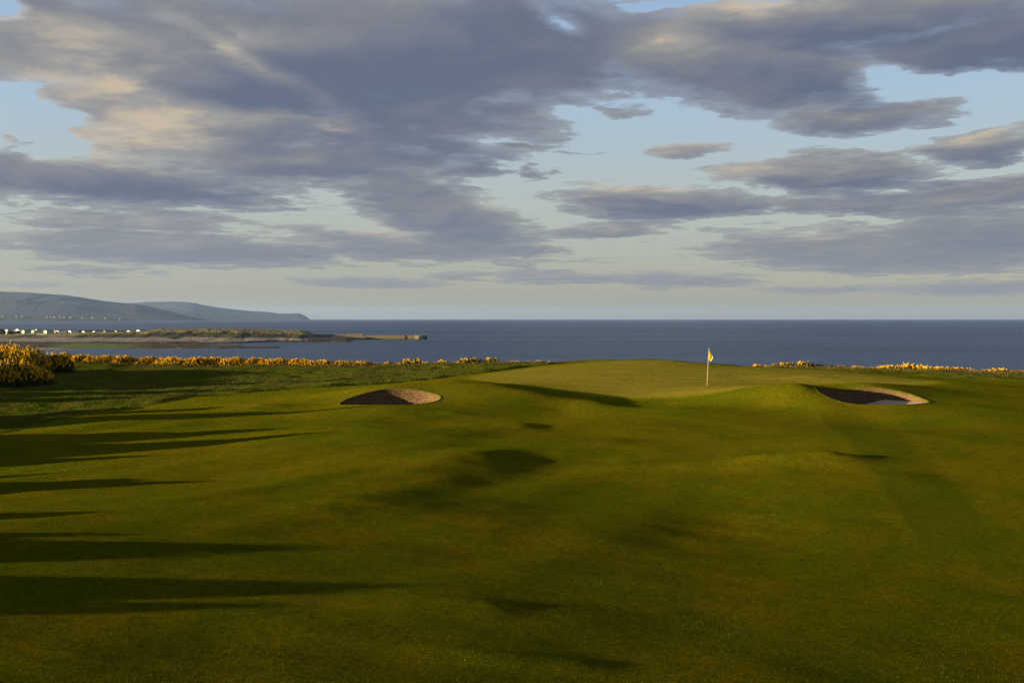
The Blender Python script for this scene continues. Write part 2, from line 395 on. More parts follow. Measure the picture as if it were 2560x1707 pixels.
# drooping cloth: folds gathered against the pole
nu, nv = 13, 15; V = []
for j in range(nv):
    v = j/(nv-1); z = top-.02-.60*v-.07*math.sin(v*3)*0
    w = .02+.22*min(1, v*1.55)**.9*(1 if v < .78 else 1-(v-.78)*2.4)
    for i in range(nu):
        u = i/(nu-1)
        V.append((.016+w*u, .05*math.sin(u*9+v*2)*v*u+.02*u, z-.10*u*v-.02*math.sin(u*7)))
Fc = [(j*nu+i, j*nu+i+1, (j+1)*nu+i+1, (j+1)*nu+i) for j in range(nv-1) for i in range(nu-1)]
fl = mesh_obj('flag', V, Fc, flag_m, fs, True)
md = fl.modifiers.new('thickness', 'SOLIDIFY'); md.thickness = .006
tag(fs, 'thin white flagstick with a limp yellow flag, leaning slightly right on the green', 'golf flag')
mb = MB(); R = .054; n = 20
pts = [(R*math.cos(i*2*math.pi/n), R*math.sin(i*2*math.pi/n), z) for z in (.006, -.12) for i in range(n)]
mb.poly(pts, [(i, i+n, (i+1) % n+n, (i+1) % n) for i in range(n)]+[tuple(range(n, 2*n))])
cup = mb.build('hole_cup', cup_m, None); cup.location = (fx, fy, fz+.002)
tag(cup, 'small round hole cup sunk in the green at the foot of the flagstick', 'golf hole')

# ------------------------------------------------------------------ sea
def mat_sea():
    m, t, b = material('sea_water')
    g = t.node('ShaderNodeNewGeometry').outputs['Position']
    mp = t.node('ShaderNodeMapping', {'Vector': g, 'Rotation': (0, 0, .25), 'Scale': (.45, 1.0, 1)}).outputs[0]
    w1 = t.noise(mp, .16, 6, .62); w2 = t.noise(mp, .9, 4, .6); w3 = t.noise(mp, .018, 3, .5)
    patch = t.noise(t.node('ShaderNodeMapping', {'Vector': g, 'Scale': (.25, 1, 1)}).outputs[0], .004, 4, .55)
    c = t.mix(t.ramp(w1, .35, .65), (.009, .025, .066), (.024, .050, .115))
    c = t.mix(t.m('MULTIPLY', t.ramp(patch, .42, .58), .5), c, (.020, .034, .060))
    t.put(b.inputs['Base Color'], c)
    t.put(b.inputs['Roughness'], t.ramp(patch, .35, .65, .34, .40))
    b.inputs['IOR'].default_value = 1.33; b.inputs['Specular IOR Level'].default_value = .22
    n1 = t.bump(w1, 1.0, 2.2); n2 = t.bump(w2, .8, .35, n1)
    t.put(b.inputs['Normal'], n2); return m
sea_m = mat_sea()
XS = 50000.
rows = [-100, 60, 90, 130, 300, 700, 1500, 4000, 12000, 25000, 40000]
V = []; Fc = []
cols = [-XS, -20000, -6000, -1500, 0, 1500, 6000, 20000, XS]
for y in rows:
    for x in cols: V.append((x*(1 if y > 0 else 1), y, 0))
nc = len(cols)
Fc = [(j*nc+i, j*nc+i+1, (j+1)*nc+i+1, (j+1)*nc+i) for j in range(len(rows)-1) for i in range(nc-1)]
sea = mesh_obj('sea', V, Fc, sea_m); tag(sea, kind='structure')

# land the photographer stands on, continuing out of frame behind and beside
# (the ground sheet above already runs 110 m to either side)

# ------------------------------------------------------------------ headland across the bay
def heightfield(name, fn, pxs, Ds, mat, attrs_fn=None, cut=-.6, smooth=True):
    PX, DD = np.meshgrid(pxs, Ds)
    X = (PX-CX)/F*DD
    Z = fn(PX, DD, X)
    ny, nx = PX.shape; ix = np.arange(nx*ny).reshape(ny, nx)
    Fq = np.stack([ix[:-1, :-1], ix[:-1, 1:], ix[1:, 1:], ix[1:, :-1]], -1).reshape(-1, 4)
    keep = Z.ravel()[Fq].max(1) > cut
    V = np.stack([X.ravel(), DD.ravel(), Z.ravel()], -1)
    at_ = {k: v.ravel() for k, v in (attrs_fn(PX, DD, X, Z) if attrs_fn else {}).items()}
    o = mesh_obj(name, V, Fq[keep], mat, None, smooth, at_); tag(o, kind='structure'); return o
crest_px = [-300,-100,0,60,110,180,260,300,360,400,440,520,600,640,700,722,750,766,780,800]
crest_py = [837.5,837.5,836.5,836,836,833.5,830.5,829.5,829,826.5,826.5,825.5,826.5,828.5,830,830.5,830,832,837,842]
front_px = [-300,-60,60,150,240,500,600,640,680,700,715,730]
def shore(px):
    return np.interp(px, [-300,-60,60,130,240,420,560,600,604,660,722,832,908,974,1010], [560,600,650,690,716,716,716,722,897,925,962,997,1030,1068,1075])
DC = 1045.
def head_fn(PX, D, X):
    s = shore(PX)
    # foreshore platform
    n = P1.fbm(X*.05, D*.03, 4); n2 = P2.fbm(X*.25, D*.12, 3)
    z = -1.2+sst(-8, 30, D-s+14*P3.fbm(X*.03, D*.02, 3))*1.48+(.35+.30*sst(260, 480, PX))*n+.25*n2*sst(150, 480, PX)
    back = sst(0, 1, (D-880)/90)
    z = z+1.8*back*(1-sst(860, 920, PX))
    # dunes
    zc = CZ+(HY-np.interp(PX, crest_px, crest_py))/F*DC
    dn = sst(800, 775, PX)
    wob = 25*P2.fbm(X*.02, D*.0, 3)
    rise = sst(955, DC-8, D+wob*(1-.5*sst(DC-20, DC, D)))
    fall = 1-sst(1190, 1260, D)
    plat = np.where(D > DC, 1-.30*sst(DC+8, DC+40, D)*sst(420, 300, PX)-.0, 1)
    dune = (zc-1.8)*rise*fall*plat*dn
    dune = np.maximum(dune, 0)
    tex = sst(2, 6, dune)*(.9*P1.fbm(X*.09, D*.09, 3)+.35*P3.fbm(X*.4, D*.3, 3))*np.where(np.abs(D-DC) < 22, .55, 1)
    z = z+dune+tex
    # water behind and pool between the reefs
    z = z-6*sst(1200, 1270, D)
    pool = np.exp(-((D-852)/26)**2)*sst(470, 640, PX+.0*D); z = z-1.3*pool
    spit = np.exp(-((D-768)/38)**2)*sst(560, 600, PX)*sst(712, 690, PX)*1.95
    z = np.where(PX > 560, np.maximum(z, -1.3+spit+.25*n+.2*n2), z)
    z = np.where(PX > 785, np.minimum(z, 1.8+.2*n), z)
    z = z-4*sst(985, 1040, D)*sst(1100, 1080, D)*sst(860, 900, PX)*1-3*sst(1105, 1130, D)*sst(775, 800, PX)
    z = z-3*sst(940, 990, PX)
    return z
def head_at(PX, D, X, Z):
    n = P2.fbm(X*.03, D*.05, 4)
    grass = sst(3.0, 4.6, Z+2.2*n+.8*P3.fbm(X*.12, D*.12, 2))
    sand = sst(.75, 1.35, Z+.5*n)*(1-grass)
    sand = np.maximum(sand, sst(280, 120, PX+60*n)*sst(765, 725, D+20*n)*(1-grass))
    algae = sst(900, 850, D)*sst(700, 740, D)*sst(110, 170, PX+30*n)*sst(400, 250, PX+120*n)*(1-sand)*(1-grass)
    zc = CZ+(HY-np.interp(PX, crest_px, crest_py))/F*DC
    crest_lit = sst(-2.4, -.6, Z-zc+1.0*P1.fbm(X*.06, D*.06, 3))  # sunlit crest against shaded flank of the dunes, painted through this mask
    return dict(grass=grass, sandy=sand, algae=algae, crest=crest_lit)
def mat_head():
    m, t, b = material('headland_ground')
    g = t.node('ShaderNodeNewGeometry').outputs['Position']
    A_ = lambda k: t.node('ShaderNodeAttribute', attribute_name=k).outputs['Fac']
    n = t.noise(g, .12, 6, .65); n2 = t.noise(g, .5, 5, .65)
    mp = t.node('ShaderNodeMapping', {'Vector': g, 'Scale': (.5, 1, 1)}); n3 = t.noise(mp.outputs[0], .09, 6, .75)
    rock = t.mix(t.ramp(n3, .50, .66), (.018, .016, .012), (.20, .125, .040))
    rock = t.mix(t.m('MULTIPLY', t.ramp(n2, .5, .7), .6), rock, (.035, .028, .015))
    sand = t.mix(t.ramp(n, .35, .65), (.13, .11, .10), (.19, .155, .135))
    alg = t.mix(t.ramp(n2, .35, .65), (.035, .065, .010), (.095, .13, .014))
    gr = t.mix(A_('crest'), t.mix(t.ramp(n2, .38, .62), (.018, .021, .009), (.045, .042, .018)), t.mix(t.ramp(n2, .38, .62), (.07, .07, .022), (.26, .19, .075)))  # dune shading put into the grass colour: dark front, tan sunlit crest
    gr = t.mix(t.m('MULTIPLY', t.ramp(n, .45, .6), .5), gr, (.028, .030, .012))
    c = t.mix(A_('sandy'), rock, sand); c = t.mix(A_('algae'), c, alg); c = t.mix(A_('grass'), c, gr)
    t.put(b.inputs['Base Color'], c); b.inputs['Roughness'].default_value = .95; b.inputs['Specular IOR Level'].default_value = .1
    t.put(b.inputs['Normal'], t.bump(n2, .8, .8)); return m
head_m = mat_head()
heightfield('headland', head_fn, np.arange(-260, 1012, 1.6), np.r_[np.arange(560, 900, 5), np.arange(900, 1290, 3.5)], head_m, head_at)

# ------------------------------------------------------------------ far hills
def mat_hill():
    m, t, b = material('moorland')
    g = t.node('ShaderNodeNewGeometry').outputs['Position']
    n = t.noise(g, .0016, 6, .6); n2 = t.noise(g, .006, 5, .6)
    c = t.mix(t.ramp(n, .35, .65), (.034, .036, .038), (.052, .045, .044))
    c = t.mix(t.m('MULTIPLY', t.ramp(n2, .45, .7), .3), c, (.028, .030, .028))
    t.put(b.inputs['Base Color'], c); b.inputs['Roughness'].default_value = 1; b.inputs['Specular IOR Level'].default_value = .05
    t.put(b.inputs['Normal'], t.bump(n2, .3, 40)); return m
hill_m = mat_hill()
far_wall = simple('distant_whitewash', (.50, .48, .45), .8, .05, 1)
def hill_obj(name, pxa, pya, D0, D1, pxr, seed, step=6):
    P = Perlin(seed)
    def fn(PX, D, X):
        f = (D-D0)/(D1-D0)
        Dc = D0+.62*(D1-D0)
        sil = np.maximum((HY-np.interp(PX, pxa, pya))/F*Dc+CZ, 0)
        prof = np.where(f < .62, sst(0, .62, f)**.85, 1-sst(.62, 1.0, f)*1.0)
        nz = P.fbm(X*.0009, D*.0007, 5)
        return sil*prof*(1+.22*nz*(1-np.exp(-((f-.62)/.16)**2)))-25*(1-sst(0, .06, f))-25*sst(.95, 1, f)
    return heightfield(name, fn, np.arange(pxr[0], pxr[1], step), np.linspace(D0, D1, 90), hill_m, None, -30)
hill_obj('hills', [-400,0,65,110,163,200,218,260,300,340,380,420,470,520], [722,729,731,734.5,738,743,746,752.5,757,760,768,778,790,799], 10500, 17500, (-420, 530), 11)
hill_obj('distant_hills', [200,300,326,359,400,440,468,490,500,540,577,620,675,690,718,745,752,762,768,773], [775,760,758,755.2,754.3,754.5,755.5,758,761,768,772.5,777,780.5,783.5,784,783,784.5,789,793,798], 17000, 25000, (205, 780), 12, 4)
def shelf_fn(PX, D, X):
    h = (HY-np.interp(PX, [-400,0,160,230,300,330], [789,790,792,793.5,796.5,798.5]))/F*9600+CZ
    f = (D-8900)/1800
    return h*sst(0, .3, f)*(1-sst(.7, 1, f))*(1+.15*P1.fbm(X*.002, D*.002, 3))-5*(1-sst(0, .1, f))-5*sst(.9, 1, f)
coast_m = simple('coastal_fields', (.045, .05, .025), 1, .5, .004, .05)
heightfield('coastal_shelf', shelf_fn, np.arange(-420, 345, 5), np.linspace(8900, 10700, 24), coast_m, None, -8)

# ------------------------------------------------------------------ farmhouses on the far shore
wht = simple('whitewash', (.80, .78, .72), .8, .05, 1)
slate = simple('slate_roof', (.06, .06, .065), .7, .2, 2)
def gable_house(name, w, l, h, rh, wall_m, roof_m, loc, rz, base_m=None):
    e = empty(name, loc, rz)
    mb = MB(); mb.prism([(-w/2, 0), (w/2, 0), (w/2, h), (0, h+rh), (-w/2, h)], -l/2, l/2); mb.build('wall', wall_m, e)
    mb = MB(); o = .12; q = rh/(w/2)
    for s in (-1, 1):
        pr = [(s*.0, h+rh+.02), (s*(w/2+o), h-q*o+.02), (s*(w/2+o), h-q*o+.14), (0, h+rh+.16)]
        if s > 0: pr = pr[::-1]
        mb.prism(pr, -l/2-o, l/2+o)
    mb.build('roof', roof_m, e)
    return e
hs = [(6,789.6,11),(41,790.8,12),(54,790.9,9),(117,790.2,12),(127,791.0,10),(136,790.6,13),(150,791.2,10),(160,791.0,11),(176,791.6,14),(205,792.4,10),(231,792.6,12),(262,794.4,10),(299,795.2,13)]
wherep = ['at the far left end of the distant shore','second from the left end of the distant shore','third from the left end of the distant shore','leftmost of the close cluster on the far shore','second in the close cluster on the far shore','brightest in the middle of the close cluster on the far shore','right of the brightest house in the far shore cluster','last house of the close cluster on the far shore','broad one just right of the far shore cluster','small one midway between the cluster and the shore tip','above the low shore, third from its right end','second from the right end of the distant low shore','rightmost on the distant low shore']
for (px, py, w), wp in zip(hs, wherep):
    D = 9300.; x, y, _ = at(px, py, D)
    zz = float(shelf_fn(np.array([px*1.]), np.array([D]), np.array([x]))[0])
    h = gable_house('farmhouse', w*.55, w*1.1, 4.2, 2.6, far_wall, slate, (x, y, zz-1.5), math.radians(70))
    tag(h, 'tiny white house '+wp, 'house', 'white houses on the far shore below the hills')

# ------------------------------------------------------------------ static caravans behind the dunes
green_w = simple('pale_green_cladding', (.46, .56, .33), .6, .06, 1)
cream_w = simple('cream_cladding', (.82, .76, .60), .6, .05, 1)
pink_w = simple('beige_cladding', (.62, .46, .34), .6, .05, 1)
dkroof = simple('dark_green_roof', (.030, .045, .035), .7, .15, 1)
gryroof = simple('grey_roof', (.20, .20, .19), .7, .15, 1)
glass_m = simple('window_glass', (.03, .035, .04), .15, .1, 1, .5)
skirt_m = simple('skirting_boards', (.16, .15, .12), .8, .2, 1)
CARL = []
def caravan(px, ytop, D, wall, roof, rz, w=3.7, l=10.5, sc=1.0):
    H = 2.75*sc; rh = .62*sc; w *= sc
    x, y, ztop = at(px, ytop, D)
    H *= 1.15; w *= 1.2; rh *= 1.15; z0 = ztop-(H+rh+.55)
    e = empty('static_caravan', (x, y, z0), rz)
    y0, y1 = -w*.0, l
    mb = MB(); mb.box(-w/2+.1, w/2-.1, .1, l-.1, -1.6, .55); mb.build('skirting', skirt_m, e)
    mb = MB(); mb.prism([(-w/2, .5), (w/2, .5), (w/2, .5+H), (0, .5+H+rh), (-w/2, .5+H)], 0, l); mb.build('body', wall, e)
    mb = MB(); q = rh/(w/2); o = .12; h = .5+H
    for s in (-1, 1):
        pr = [(0, h+rh+.02), (s*(w/2+o), h-q*o+.02), (s*(w/2+o), h-q*o+.12), (0, h+rh+.12)]
        if s > 0: pr = pr[::-1]
        mb.prism(pr, -.15, l+.15)
    mb.build('roof', roof, e)
    for a, b in ((-w*.36, -w*.06), (w*.06, w*.36)):
        mb = MB(); mb.box(a, b, -.04, 0.01, 1.35, 2.65); mb.build('window', glass_m, e)
    mb = MB(); mb.box(w/2-.01, w/2+.03, l*.25, l*.25+1.3, 1.35, 2.5); mb.build('window', glass_m, e)
    mb = MB(); mb.box(w/2-.01, w/2+.04, l*.6, l*.6+.8, .7, 2.6); mb.build('door', simple_door, e)
    return e
simple_door = simple('door_panel', (.35, .37, .33), .5, .05, 1)
R30 = math.radians(-24)
cars = [
 (15.5, 823.4, 1092, cream_w, gryroof, .9, 'cream static caravan at the far left, half behind a round shrub'),
 (42.5, 822.2, 1092, cream_w, gryroof, 1.0, 'cream static caravan between the two leftmost shrubs, taller roof than its neighbours'),
 (57.5, 825.2, 1075, green_w, dkroof, .85, 'pale green static caravan, first green gable from the left'),
 (81.6, 825.2, 1075, green_w, dkroof, .88, 'pale green static caravan with the squarest bright gable, second green one from the left'),
 (90, 823.2, 1130, cream_w, gryroof, .9, 'cream static caravan whose roof just shows above the row of green ones'),
 (113, 825.2, 1075, green_w, dkroof, .95, 'pale green static caravan, third green gable from the left, widest of them'),
 (134.5, 824.5, 1100, cream_w, dkroof, .85, 'cream static caravan in the rear of the overlapping white pair'),
 (143, 826.0, 1078, cream_w, gryroof, .95, 'cream static caravan in front in the overlapping white pair'),
 (173.5, 826.0, 1080, cream_w, gryroof, .95, 'cream static caravan alone in the middle of the row with bright gable'),
 (208, 827.0, 1100, green_w, dkroof, .9, 'dull green static caravan sunk behind the dune, right of the middle white one'),
 (234, 827.2, 1104, green_w, dkroof, .9, 'green static caravan showing only its gable top above a low white roof'),
 (232, 829.6, 1056, cream_w, wht, 1.0, 'low white-roofed static caravan nearest the dune crest'),
 (260, 827.0, 1110, green_w, dkroof, .85, 'green static caravan almost lost behind dune grass near the right end'),
 (289, 826.8, 1112, green_w, dkroof, .8, 'small green static caravan roof peeping over dune grass'),
 (320.6, 825.8, 1080, pink_w, gryroof, .9, 'beige static caravan left of the bright white one at the right end'),
 (345, 824.6, 1062, cream_w, gryroof, 1.0, 'brightest white static caravan at the right end of the row'),
 (359, 825.8, 1066, cream_w, gryroof, .8, 'small white static caravan last on the right beside the dune'),
]
for px, yt, D, wl, rf, sc, lab in cars:
    c = caravan(px, yt, D, wl, rf, R30, sc=sc)
    tag(c, lab, 'static caravan', 'static caravans behind the dunes')
low = [(7, 836.0, 1040, cream_w, 'white long-sided caravan low in front at the far left edge'), (26, 836.2, 1040, cream_w, 'white long-sided caravan low in front, second from the left edge'),
       (58, 834.2, 1044, green_w, 'long pale green caravan seen side-on below the first green gable'), (84, 834.2, 1046, green_w, 'short pale green caravan seen side-on below the second green gable'),
       (110, 833.4, 1048, green_w, 'pale green caravan seen side-on below the third green gable')]
for px, yt, D, wl, lab in low:
    c = caravan(px+3, yt, D, wl, gryroof, math.radians(82), l=9.5, sc=.75)
    tag(c, lab, 'static caravan', 'static caravans seen side-on')

# ------------------------------------------------------------------ shrubs and hedge by the caravans
def leaf_cloud(name, n, size, fn, mat, parent=None, seed=1, squash=1.0):
    r = np.random.RandomState(seed); P, N = fn(r, n)
    u = r.normal(size=(n, 3)); u /= np.linalg.norm(u, axis=1, keepdims=True)
    v = np.cross(u, r.normal(size=(n, 3))); v /= np.linalg.norm(v, axis=1, keepdims=True)
    s = size*(.6+.8*r.rand(n, 1))
    a = P+u*s; b = P-u*s*.5+v*s*.6; c = P-u*s*.5-v*s*.6
    V = np.stack([a, b, c], 1).reshape(-1, 3)
    return mesh_obj(name, V, np.arange(3*n).reshape(-1, 3), mat, parent)
def foliage_mat(name, c1, c2, c3=None, rough=.9):
    m, t, b = material(name)
    co = t.node('ShaderNodeTexCoord').outputs['Object']
    isl = t.node('ShaderNodeNewGeometry').outputs['Random Per Island']
    n = t.noise(co, 1.6, 3)
    c = t.mix(isl, c1, c2)
    if c3: c = t.mix(t.m('MULTIPLY', t.ramp(n, .45, .65), .6), c, c3)
    t.put(b.inputs['Base Color'], c); b.inputs['Roughness'].default_value = rough; b.inputs['Specular IOR Level'].default_value = .1
    return m
shrub_m = foliage_mat('shrub_leaves', (.030, .040, .012), (.075, .085, .022))
bark_m = simple('bark', (.09, .07, .05), .9, .3, 3)
def shrub(px, py0, py1, D, wpx, lab, seed):
    x, y, zb = at(px, py1, D); _, _, zt = at(px, py0, D); h = zt-zb; w = wpx/F*D/2
    e = empty('shrub', (x, y, zb-1.0)); h += 1.0
    mb = MB()
    for k in range(4):
        a = k*1.6; mb.tube((0, 0, -.5), (math.cos(a)*w*.5, math.sin(a)*w*.5, h*.6), .15, .05, 6)
    mb.build('stem', bark_m, e)
    def fn(r, n):
        d = r.normal(size=(n, 3)); d /= np.linalg.norm(d, axis=1, keepdims=True)
        rr = (.55+.45*r.rand(n, 1)**.5)*(1+.22*np.sin(d[:, :1]*7+seed)*np.cos(d[:, 2:]*6))
        P = d*rr*np.array([w, w, h*.5])+np.array([0, 0, h*.5]); return P, d
    leaf_cloud('foliage', 1500, .42, fn, shrub_m, e, seed)
    tag(e, lab, 'shrub', 'olive shrubs among the caravans')
shrub(5, 822, 836, 1086, 19, 'round olive shrub at the far left edge beside a cream caravan', 3)
shrub(26, 826, 836, 1086, 16, 'low olive shrub between the two leftmost cream caravans', 4)
shrub(43, 827, 836, 1070, 13, 'low olive shrub in front of the taller cream caravan', 5)
hx0, hx1 = 18, 372
e = empty('hedge', at((hx0+hx1)/2, 828, 1150))
def fnh(r, n):
    u = r.rand(n); X = (hx0+(hx1-hx0)*u-(hx0+hx1)/2)/F*1150
    top = np.interp(hx0+(hx1-hx0)*u, [18, 60, 70, 130, 250, 372], [822.3, 822.0, 823.4, 824.4, 825.2, 825.8])
    h = (828-top)/F*1150
    Z = r.rand(n)*h*(1+.12*P1(X*.2, X*0))+0
    return np.stack([X, r.rand(n)*4-2, Z-r.rand(n)*2.0], -1), None
leaf_cloud('foliage', 9000, .55, fnh, shrub_m, e, 8)
mb = MB()
for k in range(40):
    xx = ((k+.5)/40-.5)*(hx1-hx0)/F*1150; mb.tube((xx, 0, -3), (xx+.3, 0, 1.0), .12, .05, 5)
mb.build('stem', bark_m, e)
tag(e, 'long dark clipped hedge running behind the static caravans', 'hedge')

# ------------------------------------------------------------------ breakwater
def mat_stone(name, a, b2):
    m, t, b = material(name)
    g = t.node('ShaderNodeNewGeometry').outputs['Position']
    mp = t.node('ShaderNodeMapping', {'Vector': g, 'Scale': (1, 1, 2.2)}); n = t.noise(mp.outputs[0], .7, 6, .7)
    sep = t.node('ShaderNodeSeparateXYZ', {0: g})
    tide = t.ramp(t.m('ADD', sep.outputs[2], t.m('MULTIPLY', n, 1.4)), .9, 2.0)
    c = t.mix(t.ramp(n, .35, .65), a, b2)
    c = t.mix(t.m('MULTIPLY', t.m('SUBTRACT', 1.0, tide), .8), c, (.05, .042, .022))
    t.put(b.inputs['Base Color'], c); b.inputs['Roughness'].default_value = .95; b.inputs['Specular IOR Level'].default_value = .1
    t.put(b.inputs['Normal'], t.bump(n, .6, .3)); return m
st1 = mat_stone('pier_stone', (.11, .085, .05), (.22, .17, .10)); st2 = mat_stone('pale_concrete', (.30, .25, .17), (.38, .32, .22)); st3 = mat_stone('dark_stone', (.06, .05, .04), (.12, .10, .07))
pier = empty('breakwater', at(980, 797+22/1067*F, 1067))
po = np.array(pier.location)
def pbox(name, px0, px1, pyt, pyb, D, th, mat, zb=None, jig=0):
    x0, _, zt = at(px0, pyt, D); x1, _, zbb = at(px1, pyb, D)
    zb_ = zbb if zb is None else zb
    mb = MB(); mb.box(x0-po[0], x1-po[0], D-po[1], D-po[1]+th, zb_-po[2], zt-po[2])
    return mb.build(name, mat, pier)
segs = [(912.5,937,838.6,1068.0),(937.6,973.6,838.2,1067.4),(974.2,999,838.0,1067.0),(999.2,1012,838.6,1066.4),(1012.8,1037.6,838.1,1067.0)]
for a, b, t_, D in segs: pbox('wall_section', a, b, t_, 850, D, 7, st1, -2)
pbox('concrete_panel', 1038.0, 1046.4, 838.6, 850, 1066.2, 7, st2, -2)
pbox('concrete_panel', 1046.8, 1053.4, 838.4, 850, 1066.8, 7, st2, -2)
# rounded dark end
mb = MB(); x0, _, zt = at(1053.6, 839, 1067); R = 5.4; n = 14
pts = []
for z, rr in ((-2, 1.08), (zt*.55, 1.03), (zt-.5, 1.0), (zt-.1, .8)):
    for i in range(n):
        a = 2*math.pi*i/n; k = rr*(1+.09*math.sin(i*2.3)); pts.append((x0-po[0]+.4+R*k*math.cos(a)*.95, 3.6+R*k*math.sin(a)*.9+1.5, z-po[2]+.25*math.sin(i*1.7)))
fc = [(j*n+i, j*n+(i+1) % n, (j+1)*n+(i+1) % n, (j+1)*n+i) for j in range(3) for i in range(n)]+[tuple(range(3*n, 4*n))]
mb.poly(pts, fc); mb.build('end_cap', st3, pier)
# parapet on the inner arm
for a, b, t_ in ((870,878,834.6),(878.6,887.3,834.4),(887.9,894.6,834.5),(895.2,902,834.4)):
    pbox('parapet', a, b, t_, 838.5, 1092, 2.5, st1, 3.4)
pbox('turret', 902.4, 906.6, 832.3, 838.5, 1090, 3.5, st1, 3.2)
for a, b, t_ in ((840,852,835.9),(852.5,861,835.8),(861.4,869.6,835.6)): pbox('parapet', a, b, t_, 838.5, 1093, 2.0, st1, 3.6)
# long thin root wall
x0, y0, z0 = at(781, 835.4, 1110); x1, y1, z1 = at(840, 836.2, 1095)
mb = MB(); w = 2.0
mb.poly([(x0-po[0], y0-po[1], 1-po[2]), (x1-po[0], y1-po[1], 1-po[2]), (x1-po[0], y1-po[1]+w, 1-po[2]), (x0-po[0], y0-po[1]+w, 1-po[2]),
         (x0-po[0], y0-po[1], z0-po[2]), (x1-po[0], y1-po[1], z1-po[2]), (x1-po[0], y1-po[1]+w, z1-po[2]), (x0-po[0], y0-po[1]+w, z0-po[2])],
        [(0,3,2,1),(4,5,6,7),(0,1,5,4),(1,2,6,5),(2,3,7,6),(3,0,4,7)])
mb.build('root_wall', st1, pier)
# sloping stone apron and quay under the parapet
def slab(name, p, th, mat):
    mb = MB(); top_ = [np.array(q)-po for q in p]; bot = [q-np.array([0, 0, th]) for q in top_]
    mb.poly(top_+bot, [(0,1,2,3),(7,6,5,4)]+[(i, i+4, (i+1) % 4+4, (i+1) % 4) for i in range(4)]); return mb.build(name, mat, pier)
xa = lambda px, D: (px-CX)/F*D
slab('apron', [(xa(834,1068), 1068, 1.5), (xa(911,1070), 1070, 1.9), (xa(909,1092), 1092, 3.5), (xa(826,1092), 1092, 3.5)], 3.5, st1)
slab('quay', [(xa(846,1058), 1058, 1.1), (xa(914,1062), 1062, 1.5), (xa(914,1070), 1070, 1.6), (xa(846,1069), 1069, 1.3)], 3.0, st3)
slab('buttress', [(xa(912,1062), 1062, 2.4), (xa(915.5,1062), 1062, 2.4), (xa(915.5,1069), 1069, 2.6), (xa(912,1069), 1069, 2.6)], 4.5, st3)
tag(pier, 'long low stone breakwater with joints and a dark rounded end, reaching into the bay', 'breakwater')

# ------------------------------------------------------------------ gorse
gleaf = foliage_mat('gorse_leaves', (.018, .030, .008), (.055, .070, .014))
gflow = foliage_mat('gorse_flowers', (.62, .31, .004), (.76, .42, .008), (.48, .25, .005))
def spindles(name, P, Dv, L, Rr, mat, parent=None):
    n = len(P); r = np.random.RandomState(5)
    Dv = Dv/np.linalg.norm(Dv, axis=1, keepdims=True)
    a = np.cross(Dv, r.normal(size=(n, 3))); a /= np.linalg.norm(a, axis=1, keepdims=True); b = np.cross(Dv, a)
    V = np.zeros((n, 5, 3)); V[:, 0] = P-Dv*L*.4
    for k in range(3):
        th = 2*np.pi*k/3; V[:, 1+k] = P+(a*np.cos(th)+b*np.sin(th))*Rr+Dv*L*.05
    V[:, 4] = P+Dv*L*.6
    f = np.array([(0, 2, 1), (0, 3, 2), (0, 1, 3), (1, 2, 4), (2, 3, 4), (3, 1, 4)])
    Fc = (f[None]+np.arange(n)[:, None, None]*5).reshape(-1, 3)
    return mesh_obj(name, V.reshape(-1, 3), Fc, mat, parent)
def gorse_proto(w, d, h, nl, nf, lobes, seed, leaf=.09, sp=(.10, .20), bare=.09, spr=.034):
    r = np.random.RandomState(seed); e = empty('gorse_bush')
    # lobes: (cx, cy, radius_x, radius_y, height)
    L = []
    for k in range(lobes):
        L.append(((r.rand()-.5)*w*.72, (r.rand()-.5)*d*.6, w*(.18+.16*r.rand()), d*(.25+.15*r.rand()), h*(.62+.38*r.rand())))
    L = np.array(L)
    def surf(n, inner):
        k = r.randint(len(L), size=n); q = L[k]
        th = r.rand(n)*2*np.pi; ph = np.arcsin(r.rand(n)**.85)
        rr = 1-(r.rand(n)*inner)
        c = np.cos(ph)
        X = q[:, 0]+q[:, 2]*c*np.cos(th)*rr; Y = q[:, 1]+q[:, 3]*c*np.sin(th)*rr
        Z = q[:, 4]*np.sin(ph)*rr*(1+.10*np.sin(X*9+seed)*np.sin(Y*7))
        N = np.stack([c*np.cos(th), c*np.sin(th), np.sin(ph)], -1)
        return np.stack([X, Y, Z], -1), N
    P, N = surf(nl, .5)
    P[:, 2] = np.maximum(P[:, 2], .02)
    D = N*.5+np.array([0, 0, .7])+r.normal(size=(nl, 3))*.45
    spindles('foliage', P, D, leaf*2.2*(.6+.8*r.rand(nl, 1)), leaf*.38, gleaf, e)
    # clustered flower sprigs: upright candles made of several spindles
    nc = max(6, nf//7)
    C, N = surf(nc, .12); keep = C[:, 2] > bare*h; C = C[keep]; N = N[keep]; nc = len(C)
    D = N*.45+np.array([0, 0, 1.0])+r.normal(size=(nc, 3))*.15; D /= np.linalg.norm(D, axis=1, keepdims=True)
    LL = sp[0]+(sp[1]-sp[0])*r.rand(nc)**2*1.6
    PP = []; DD = []
    for j in range(7):
        PP.append(C+D*(LL*(j/6.-.2))[:, None]+r.normal(size=(nc, 3))*(.028*(1.2-j/7))); DD.append(D+r.normal(size=(nc, 3))*.4)
    PP = np.concatenate(PP); DD = np.concatenate(DD)
    spindles('flowers', PP, DD, .085*(.7+.6*r.rand(len(PP), 1)), spr, gflow, e)
    # woody stems
    mb = MB()
    for q in L: mb.tube((q[0]*.4, q[1]*.4, -.25), (q[0], q[1], q[4]*.6), .035, .012, 5)
    mb.build('stem', bark_m, e)
    return e
protoA = [gorse_proto(2.9, 1.8, 1.30, 2200, 3600, 7, 21), gorse_proto(2.6, 1.7, 1.15, 2000, 3300, 6, 22), gorse_proto(3.1, 1.8, 1.45, 2300, 3900, 8, 23)]
